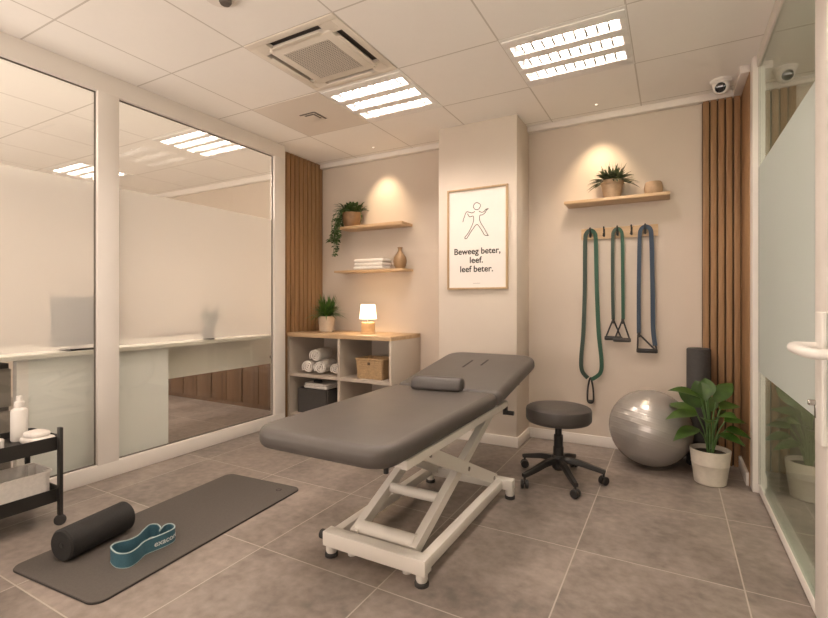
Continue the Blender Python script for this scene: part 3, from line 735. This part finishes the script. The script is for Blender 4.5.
# one: long green loop with a dark clip
t = thing('resistance_band', 'longest green resistance loop, ending in a small black clip', 'resistance band', (HX[0], BY, 0), 0, 'resistance bands on the hook rail')
b = new(); ribbon(b, [(0, SY, 1.798), (-.03, SY, 1.775), (-.042, SY, 1.70), (-.045, SY, 1.3), (-.056, SY, .95), (-.074, SY, .72), (-.065, SY, .62), (-.02, SY, .565)], .0155, .006)
put('strap', b, 'greenband2', t)
b = new(); ribbon(b, [(0, SY, 1.798), (.03, SY, 1.775), (.042, SY, 1.70), (.05, SY, 1.3), (.064, SY, .95), (.086, SY, .72), (.078, SY, .62), (.03, SY, .57), (.005, SY, .558)], .0155, .006)
put('strap', b, 'greenband', t)
b = new(); tube(b, cat([(0, SY, .57), (-.018, SY, .50), (-.024, SY, .42), (-.02, SY, .372), (0, SY, .36), (.02, SY, .372), (.024, SY, .42), (.018, SY, .50)], 5, True), .007, 8, True, up=Vector((0, 1, 0)))
box(b, -.02, .02, SY - .012, SY + .012, .36, .385, .005); put('clip', b, 'rubber', t)
def stirrup(bm, ax, az, gx0, gx1, gz, y):
    tube(bm, [(ax, y, az + .02), (ax, y, az - .02)], .011, 10)
    tube(bm, [(ax - .006, y, az), (gx0, y, gz)], .0065, 8); tube(bm, [(ax + .006, y, az), (gx1, y, gz)], .0065, 8)
    lathe(bm, [(0, 0), (.014, 0), (.0175, .01), (.0175, gx1 - gx0 + .004), (.014, gx1 - gx0 + .014), (0, gx1 - gx0 + .014)], 14, mtx=Matrix.Translation((gx0 - .007, y, gz)) @ Matrix.Rotation(pi / 2, 4, 'Y'))
t = thing('resistance_band', 'short green resistance tube with two crossed black handles', 'resistance band', (HX[2], BY, 0), 0, 'resistance bands on the hook rail')
b = new(); ribbon(b, [(0, SY, 1.798), (-.026, SY, 1.775), (-.036, SY, 1.70), (-.036, SY, 1.3), (-.032, SY, 1.06)], .0125, .0065); put('strap', b, 'greenband2', t)
b = new(); ribbon(b, [(0, SY, 1.798), (.026, SY, 1.775), (.036, SY, 1.70), (.04, SY, 1.3), (.042, SY, 1.06)], .0125, .0065); put('strap', b, 'greenband', t)
b = new(); stirrup(b, -.032, 1.045, -.09, .03, .905, SY); put('handle', b, 'rubber', t)
b = new(); stirrup(b, .042, 1.045, -.02, .095, .897, SY - .04); tube(b, [(.042, SY, 1.06), (.042, SY - .04, 1.05)], .009, 8); put('handle', b, 'rubber', t)
t = thing('resistance_band', 'blue resistance strap with a black stirrup handle on the hook rail', 'resistance band', (HX[4], BY, 0), 0, 'resistance bands on the hook rail')
b = new(); ribbon(b, [(0, SY, 1.798), (-.03, SY, 1.775), (-.04, SY, 1.69), (-.046, SY, 1.3), (-.046, SY, .95)], .0145, .006); put('strap', b, 'blueband', t)
b = new(); ribbon(b, [(0, SY, 1.798), (.034, SY, 1.775), (.044, SY, 1.69), (.052, SY, 1.3), (.055, SY, 1.0), (.07, SY - .02, .86)], .016, .007); put('strap', b, 'blueband', t)
b = new(); stirrup(b, -.046, .94, -.055, .08, .815, SY); tube(b, [(.08, SY, .815), (.062, SY, .95)], .0065, 8); put('handle', b, 'rubber', t)

# ================================================================== RIGHT CORNER: BALL, ROLLER, PLANT, STOOL
t = thing('exercise_ball', 'large silver exercise ball by the back wall', 'exercise ball', (-.142, 3.845, 0))
b = new(); R0 = .28; prof = []
N = 220
for k in range(N + 1):
    a = -pi / 2 + pi * k / N
    g = 0
    for c in range(-7, 8):
        g += math.exp(-((a - c * .135) / .008) ** 2)
    r = R0 + .0014 * g
    prof.append((max(0, r * cos(a)) if 0 < k < N else 0, r * sin(a) * .98))
lathe(b, prof, 72, mtx=Matrix.Translation((0, 0, R0 * .98)) @ Matrix.Rotation(radians(13), 4, 'Y') @ Matrix.Rotation(radians(-14), 4, 'X'))
put('ball', b, 'ball', t, smooth=60)
b = new(); lathe(b, [(0, -.002), (.012, -.002), (.014, .004), (0, .006)], 16, mtx=Matrix.Translation((0, 0, R0 * .98)) @ Matrix.Rotation(radians(118), 4, 'Y') @ Matrix.Rotation(radians(0), 4, 'X') @ Matrix.Translation((0, 0, R0 - .001))); put('plug', b, 'boxgrey', t)
t = thing('foam_roller', 'tall dark roller standing upright behind the floor plant', 'foam roller', (.172, 4.033, 0))
b = new(); lathe(b, [(0, .008), (.03, .0), (.073, 0), (.078, .006), (.078, .85), (.074, .857), (.03, .857), (.028, .84), (0, .84)], 40); put('body', b, 'roll', t)
b = new()
lathe(b, [(.028, .8575), (.03, .859), (.072, .859), (.074, .8575)], 32); put('end_cap', b, 'boxgrey', t)

t = thing('potted_plant', 'broad-leaved green plant in an off-white floor pot', 'plant', (.222, 3.67, 0))
b = new(); lathe(b, [(0, 0), (.086, 0), (.093, .006), (.101, .07), (.109, .128), (.1115, .131), (.1115, .135), (.110, .139), (.119, .218), (.118, .225), (.108, .225), (.105, .19), (0, .19)], 44); put('pot', b, 'potw', t)
b = new(); lathe(b, [(0, .2), (.06, .203), (.1055, .196)], 24); put('soil', b, 'soil', t)
b = new(); sb = new()
LV = [  # azimuth (0 = to the right in the photo), stem lean, stem top z, leaf pitch, length, width
    (178, .06, .56, 30, .23, .085), (120, .03, .54, 70, .18, .095), (85, .03, .56, 80, .17, .085), (20, .05, .53, 50, .23, .085), (2, .07, .49, 22, .14, .085),
    (182, .09, .45, 10, .2, .085), (350, .09, .41, 14, .125, .08), (192, .09, .36, -2, .18, .085), (335, .09, .36, -2, .13, .08), (280, .05, .44, 30, .17, .085), (60, .05, .46, 50, .17, .09),
    (235, .06, .42, 24, .17, .08), (310, .05, .33, 0, .14, .07), (140, .08, .45, 25, .2, .085), (15, .08, .44, 12, .125, .08), (160, .05, .50, 50, .2, .09)
]
for az, lean, zt, pit, ln, wd in LV:
    a = radians(az + 29); d = Vector((cos(a), sin(a), 0)); top = d * lean + Vector((0, 0, zt))
    tube(sb, cat([d * .015 + Vector((0, 0, .19)), d * lean * .45 + Vector((0, 0, .19 + (zt - .19) * .6)), top], 6), .0045, 6)
    dd = d * cos(radians(pit)) + Vector((0, 0, sin(radians(pit))))
    leaf_into(b, top - dd * .005, dd, Vector((0, -.35, 1)) if pit < 50 else Vector((0, -1, .3)), ln * 1.12, wd * 1.25, .3, 9, .25, .8)
put('foliage', b, 'leaf', t, smooth=60); put('stem', sb, 'leafstem', t)

t = thing('stool', 'round grey rolling stool on five black casters', 'stool', (-.674, 3.245, 0))
b = new(); lathe(b, [(0, .39), (.19, .39), (.202, .394), (.212, .406), (.215, .42), (.215, .467), (.21, .483), (.196, .492), (.12, .4955), (0, .496)], 56); put('seat', b, 'vinyl2', t)
b = new(); lathe(b, [(0, .37), (.09, .37), (.09, .39), (0, .39)], 24); put('seat_plate', b, 'black', t)
b = new(); lathe(b, [(0, .09), (.034, .09), (.034, .22), (.03, .225), (.03, .30), (.022, .303), (.022, .37), (0, .37)], 24); put('gas_column', b, 'black', t)
b = new(); lathe(b, [(0, .065), (.03, .065), (.042, .08), (.046, .15), (.04, .165), (0, .165)], 24); hub = put('hub', b, 'black', t)
for (px, py) in ((-.504, 2.955), (-.385, 3.286), (-.843, 2.958), (-.942, 3.36), (-.615, 3.58)):
    a = math.atan2(py - 3.245, px + .674); d = Vector((cos(a), sin(a), 0)); R_ = .285 if py > 3 else .31
    b = new(); sweep(b, cat([d * .03 + Vector((0, 0, .135)), d * .12 + Vector((0, 0, .13)), d * .22 + Vector((0, 0, .105)), d * (R_ + .01) + Vector((0, 0, .085))], 5), [(-.019, -.017), (.019, -.017), (.019, .005), (.013, .014), (-.013, .014), (-.019, .005)], scales=[1.25 - .45 * k / 15 for k in range(16)])
    lg = put('leg', b, 'black', t)
    b = new(); tw = Matrix.Translation(d * R_ + Vector((0, 0, .029))) @ Matrix.Rotation(a + .8, 4, 'Z')
    for s in (-1, 1):
        lathe(b, [(0, -.011), (.022, -.011), (.028, -.006), (.028, .006), (.022, .011), (0, .011)], 20, mtx=tw @ Matrix.Translation((0, s * .014, 0)) @ Matrix.Rotation(pi / 2, 4, 'X'))
    tube(b, [d * R_ + Vector((0, 0, .03)), d * R_ + Vector((0, 0, .085))], .008, 8); put('caster', b, 'black', lg)

# ================================================================== MASSAGE TABLE
BX0, BX1 = -1.612, -.902
t = thing('massage_table', 'grey padded massage table on a white scissor-lift frame', 'massage table', (-1.25, 2.3, 0))
O = Vector((-1.25, 2.3, 0))
def Bx(*a): return (a[0] - O.x, a[1] - O.x, a[2] - O.y, a[3] - O.y, a[4], a[5])
b = new(); cushion(b, *Bx(BX0, BX1, 1.425, 2.66, .572, .66), .115, .042, c2=.035); put('cushion', b, 'vinyl', t)
HTILT = math.atan(.15)
hm = Matrix.Translation((0, 2.668 - O.y, .66)) @ Matrix.Rotation(HTILT, 4, 'X')
b = new(); cushion(b, BX0 - O.x, -.892 - O.x, 0, .91, -.088, 0, .035, .034, c2=.13, mtx=hm); hc = put('head_cushion', b, 'vinyl', t)
for xx, l0, l1 in ((-1.325, .46, .66), (-1.215, .54, .70)):
    b = new(); cushion(b, xx - O.x - .008, xx - O.x + .008, l0, l1, -.004, .0012, .007, .001, 4, mtx=hm); put('breathing_slot', b, 'vinyl_slot', hc)
# upper frame
b = new()
for x in (-1.57, -.945): box(b, x - O.x, x + .03 - O.x, 1.60 - O.y, 2.9 - O.y, .533, .571, .003)
for y in (1.61, 2.2, 2.86): box(b, -1.56 - O.x, -.92 - O.x, y - O.y, y + .04 - O.y, .535, .57, .002)
put('upper_frame', b, 'metalw', t)
b = new()
for x in (-1.46, -1.04): box(b, x - O.x - .015, x - O.x + .015, .2, .82, -.118, -.0885, .003, mtx=hm)
box(b, -1.46 - O.x, -1.04 - O.x, .6, .63, -.116, -.09, .003, mtx=hm)
put('head_frame', b, 'metalw', hc)
b = new()
tube(b, [(-.93 - O.x, 2.87 - O.y, .50), (-.87 - O.x, 2.87 - O.y, .50)], .014, 12); box(b, -.935 - O.x, -.915 - O.x, 2.85 - O.y, 2.89 - O.y, .49, .54)
put('adjusting_knob', b, 'black', t); b = new()
tube(b, [(-.95 - O.x, 1.50 - O.y, .55), (-.95 - O.x, 1.50 - O.y, .575)], .010, 10)
put('rail_stop', b, 'black', t); b = new()
tube(b, [hm @ Vector((-1.04 - O.x, .5, -.10)), hm @ Vector((-.925 - O.x, .5, -.10))], .011, 10)
put('adjusting_knob', b, 'black', t)
b = new(); tube(b, [(-1.15 - O.x, 2.45 - O.y, .54), (-1.17 - O.x, 2.52 - O.y, .42), (-1.2 - O.x, 2.50 - O.y, .37)], .012, 8); tube(b, [(-1.165 - O.x, 2.5 - O.y, .45), (-1.22 - O.x, 2.6 - O.y, .54)], .008, 8); put('gas_spring', b, 'boxgrey', t)
# base
b = new()
box(b, -1.44 - O.x, -.897 - O.x, 1.715 - O.y, 1.78 - O.y, .055, .122, .004)
box(b, -1.44 - O.x, -.845 - O.x, 2.755 - O.y, 2.815 - O.y, .055, .115, .004)
for x in (-1.43, -.95): box(b, x - O.x, x + .045 - O.x, 1.78 - O.y, 2.755 - O.y, .06, .112, .003)
bs = put('base_frame', b, 'metalw', t)
for x, y in ((-1.412, 1.748), (-.928, 1.748), (-1.412, 2.785), (-.868, 2.785)):
    b = new(); lathe(b, [(0, .016), (.022, .016), (.026, .028), (.026, .056), (0, .056)], 20, (x - O.x, y - O.y, 0)); ft = put('foot', b, 'metalw', bs)
    b = new(); lathe(b, [(0, 0), (.03, 0), (.031, .012), (.026, .018), (0, .018)], 20, (x - O.x, y - O.y, 0)); put('foot_pad', b, 'rubber', ft)
b = new(); tube(b, [(-1.44 - O.x, 1.748 - O.y, .09), (-1.472 - O.x, 1.748 - O.y, .09)], .022, 14); put('pedal_knob', b, 'rubber', bs)
for x in (-1.03, -1.33):
    b = new(); lathe(b, [(0, 0), (.02, 0), (.022, .02), (.018, .062), (0, .062)], 16, (x - O.x, 1.80 - O.y, 0)); put('caster', b, 'metalw', bs)
def arm(x, p, q, w_, h_, nm='lift_arm'):
    b = new(); sweep(b, [(x - O.x, p[0] - O.y, p[1]), (x - O.x, q[0] - O.y, q[1])], rect(w_, h_)); return put(nm, b, 'metalw', t)
for x in (-1.315, -1.0):
    ar = arm(x, (1.80, .10), (2.86, .535), .02, .026)
for x in (-1.35, -.962):
    ar = arm(x, (1.83, .535), (2.785, .10), .009, .032)
    b = new()
    for (y, z) in ((1.875, .512), (2.33, .307), (2.74, .122)): lathe(b, [(0, 0), (.012, 0), (.012, .006), (0, .008)], 14, mtx=Matrix.Translation((x + (.008 if x > -1.2 else -.008) - O.x, y - O.y, z)) @ Matrix.Rotation(pi / 2 if x > -1.2 else -pi / 2, 4, 'Y'))
    put('bolt', b, 'steel', ar)
for (y, z, r) in ((1.835, .122, .034), (2.10, .222, .026), (2.82, .515, .02)):
    b = new(); lathe(b, [(0, 0), (r, 0), (r, .31), (0, .31)], 20, mtx=Matrix.Translation((-1.315 - O.x, y - O.y, z)) @ Matrix.Rotation(pi / 2, 4, 'Y')); put('cross_tube', b, 'metalw', t)
# bolster on top
b = new(); ln = .33; ring = []
prof2 = [(-.085, 0), (-.098, .008), (-.1, .022), (-.09, .048), (-.062, .07), (-.02, .08), (.02, .08), (.062, .07), (.09, .048), (.1, .022), (.098, .008), (.085, 0)]
pos = [(-ln / 2, .55), (-ln / 2 + .006, .82), (-ln / 2 + .018, .95), (-ln / 2 + .04, 1), (ln / 2 - .04, 1), (ln / 2 - .018, .95), (ln / 2 - .006, .82), (ln / 2, .55)]
for x, k in pos: ring.append([b.verts.new((x, y * k, .04 + (z - .04) * k if z > 0.001 else .04 - .04 * k)) for y, z in [(p[0] * .6, p[1] * 1.0) for p in prof2]])
for A, B_ in zip(ring, ring[1:]):
    for k in range(len(prof2)): b.faces.new((A[k], A[(k + 1) % len(prof2)], B_[(k + 1) % len(prof2)], B_[k]))
b.faces.new(ring[0]); b.faces.new(ring[-1]); bmesh.ops.recalc_face_normals(b, faces=list(b.faces))
zmin = min(v.co.z for v in b.verts)
for v in b.verts: v.co.z -= zmin
tag(put('bolster_pillow', b, 'vinyl2', None, (-1.27, 2.60, .6605), radians(8), smooth=60), 'small grey bolster pillow on the massage table', 'pillow')

# ================================================================== MAT, ROLLER, LOOP BAND
t = thing('exercise_mat', 'grey exercise mat on the floor in front of the partition', 'exercise mat', (-2.338, 1.61, 0), radians(4.2))
b = new(); cushion(b, -.308, .308, -.637, .637, .0, .011, .05, .002); put('mat_top', b, 'mat', t)
b = new(); cushion(b, -.31, .31, -.639, .639, .0005, .008, .052, .002); put('underside', b, 'matedge', t)
b = new(); lathe(b, [(.012, .0112), (.018, .0112), (.018, .0118), (.012, .0118)], 20, (.2, .55, 0)); put('eyelet', b, 'matedge', t)
t = thing('foam_roller', 'short black foam roller lying on the exercise mat', 'foam roller', (-2.475, 1.25, .0115))
ax = Vector((-.06, .325, 0)); a = math.atan2(ax.y, ax.x); r = .073; ln = .33
mt = Matrix.Translation((0, 0, r)) @ Matrix.Rotation(a, 4, 'Z') @ Matrix.Rotation(pi / 2, 4, 'Y') @ Matrix.Translation((0, 0, -ln / 2))
b = new(); lathe(b, [(0, .002), (.012, .002), (.014, 0), (r - .008, 0), (r, .008), (r, ln - .008), (r - .008, ln), (.014, ln), (.012, ln - .002), (0, ln - .002)], 44, mtx=mt); put('body', b, 'foam', t)
b = new(); lathe(b, [(0, -.0005), (.011, -.0005), (.011, .002), (0, .002)], 16, mtx=mt); put('core', b, 'black', t)
# loop band, path read off the floor plan
V0_, F_ = 302., 467.
def onz(u, v, z):
    a_ = (u - 414) / F_; d = Vector((-sin(YAW) + a_ * cos(YAW), cos(YAW) + a_ * sin(YAW), (V0_ - v) / F_)); k = (z - 1.2) / d.z; return Vector((0, 0, 1.2)) + d * k
BH = .066
bp_ = [(111, 548), (117, 553), (128, 553), (137, 548), (145, 541), (155, 537), (166, 532.5), (173.5, 528.5), (174.5, 525.5), (170.5, 523.6), (165, 525), (161.5, 528.5), (159.5, 531), (160.5, 527.5), (157, 524.2), (150, 524.6), (144.5, 529), (138, 535.5), (129, 539.8), (119, 542), (113, 544.5)]
W = [onz(u, v, .0115 + BH) for u, v in bp_]; cen = sum(W, Vector()) / len(W); cen.z = .0115
t = thing('loop_band', 'teal fabric resistance loop standing on the mat', 'resistance band', cen)
pc = cat([(p.x - cen.x, p.y - cen.y, BH / 2) for p in W], 6, True)
b = new(); sweep(b, pc, rect(.0022, BH / 2), True); lb = put('band', b, 'teal', t)
b = new(); sweep(b, [(p.x, p.y, BH) for p in pc], rect(.0026, .0018), True); sweep(b, [(p.x, p.y, .002) for p in pc], rect(.0026, .0018), True); put('edge_stitching', b, 'tealedge', lb)
# print on the outer face, following the curve of the band
o = text_mesh('lettering', 'exacore', .036, 'bandtext', lb, Matrix.Identity(4), .0003, bold=.0006)
seg = pc[5 * 6 - 2:8 * 6 + 1]; cum = [0]
for p, q in zip(seg, seg[1:]): cum.append(cum[-1] + (q - p).length)
xs_ = [v.co.x for v in o.data.vertices]; x0_, wd_ = min(xs_), max(xs_) - min(xs_)
for v in o.data.vertices:
    d_ = .012 + (v.co.x - x0_) / wd_ * (cum[-1] - .018); k = max(i for i in range(len(seg) - 1) if cum[i] <= d_)
    tg = (seg[k + 1] - seg[k]); f_ = (d_ - cum[k]) / tg.length; tg.normalize(); nr = Vector((tg.y, -tg.x, 0))
    pt = seg[k].lerp(seg[k + 1], f_) + nr * (.0028 + v.co.z); v.co = Vector((pt.x, pt.y, .02 + v.co.y))

# ================================================================== TROLLEY
t = thing('trolley', 'black metal two-tier trolley in front of the glass partition', 'trolley', (-3.07, .95, 0))
def tray(nm, z, hh, fl):
    b = new(); x0, x1, y0, y1 = -.165, .165, -.38, .345
    box(b, x0, x1, y0, y1, z + fl, z + fl + .004)
    o_ = [(x1, y1), (x0, y1), (x0, y0), (x1, y0)]
    pts = []
    for (cx, cy, a0) in ((x1 - .03, y1 - .03, 0), (x0 + .03, y1 - .03, 90), (x0 + .03, y0 + .03, 180), (x1 - .03, y0 + .03, 270)):
        for k in range(5): a = radians(a0 + 22.5 * k); pts.append((cx + .03 * cos(a), cy + .03 * sin(a), z + hh / 2))
    sweep(b, pts, rect(.0025, hh / 2), True); return put(nm, b, 'blackm', t)
tray('tray', .402, .073, .035); tray('tray', .125, .07, .0)
for x, y in ((.185, .33), (-.185, .33), (.185, -.36), (-.185, -.36)):
    b = new(); box(b, x - .015, x + .015, y - .009, y + .009, .055, .525 if x > 0 else .47, .002)
    s = -1 if x > 0 else 1
    for z in (.43, .15): box(b, min(x, x + s * .024), max(x, x + s * .024), y - .006, y + .006, z, z + .012, .001)
    po = put('post', b, 'blackm', t)
    b = new(); lathe(b, [(0, -.011), (.022, -.011), (.028, -.006), (.028, .006), (.022, .011), (0, .011)], 22, mtx=Matrix.Translation((x, y, .028)) @ Matrix.Rotation(pi / 2, 4, 'Y') @ Matrix.Rotation(.4, 4, 'X'))
    tube(b, [(x, y, .03), (x, y, .058)], .007, 8); put('caster', b, 'rubber', po)
TZ = .4415
t = thing('plastic_bottle', 'white plastic bottle standing on the trolley top tray', 'bottle', (-3.135, 1.195, TZ))
b = new(); lathe(b, [(0, 0), (.035, 0), (.038, .006), (.038, .155), (.035, .17), (.02, .182), (.02, .19), (0, .19)], 32); put('body', b, 'plastic_w', t)
b = new(); lathe(b, [(0, .188), (.023, .188), (.023, .212), (.014, .216), (.014, .24), (.01, .244), (0, .244)], 24); put('cap', b, 'plastic_w', t)
b = new(); cushion(b, -.09, .075, -.055, .06, 0, .035, .04, .016); cushion(b, -.07, .05, -.05, .05, .03, .062, .04, .015)
o = put('cloth', b, 'towel', None, (-2.995, 1.225, TZ), .15); tag(o, 'white folded cloth lying beside the plastic bottle', 'cloth')
t = thing('jar', 'small white jar in front of the plastic bottle on the trolley', 'jar', (-3.04, 1.06, TZ))
b = new(); lathe(b, [(0, 0), (.032, 0), (.034, .005), (.034, .045), (.03, .05), (0, .05)], 28); put('body', b, 'plastic_w', t)
b = new(); lathe(b, [(0, .048), (.016, .05), (.016, .075), (.012, .08), (0, .08)], 20); put('lid', b, 'plastic_w', t)
t = thing('storage_bin', 'pale open bin on the lower trolley tray', 'bin', (-3.07, 1.09, .1295))
b = new(); shell(b, .115, .19, .155, .006, .92, .03); put('body', b, 'bin', t)
b = new(); pts = []
for (cx, cy, a0) in ((.085, .16, 0), (-.085, .16, 90), (-.085, -.16, 180), (.085, -.16, 270)):
    for k in range(5): a = radians(a0 + 22.5 * k); pts.append((cx + .03 * cos(a), cy + .03 * sin(a), .153))
sweep(b, pts, rect(.004, .004), True); put('rim', b, 'bin', t)
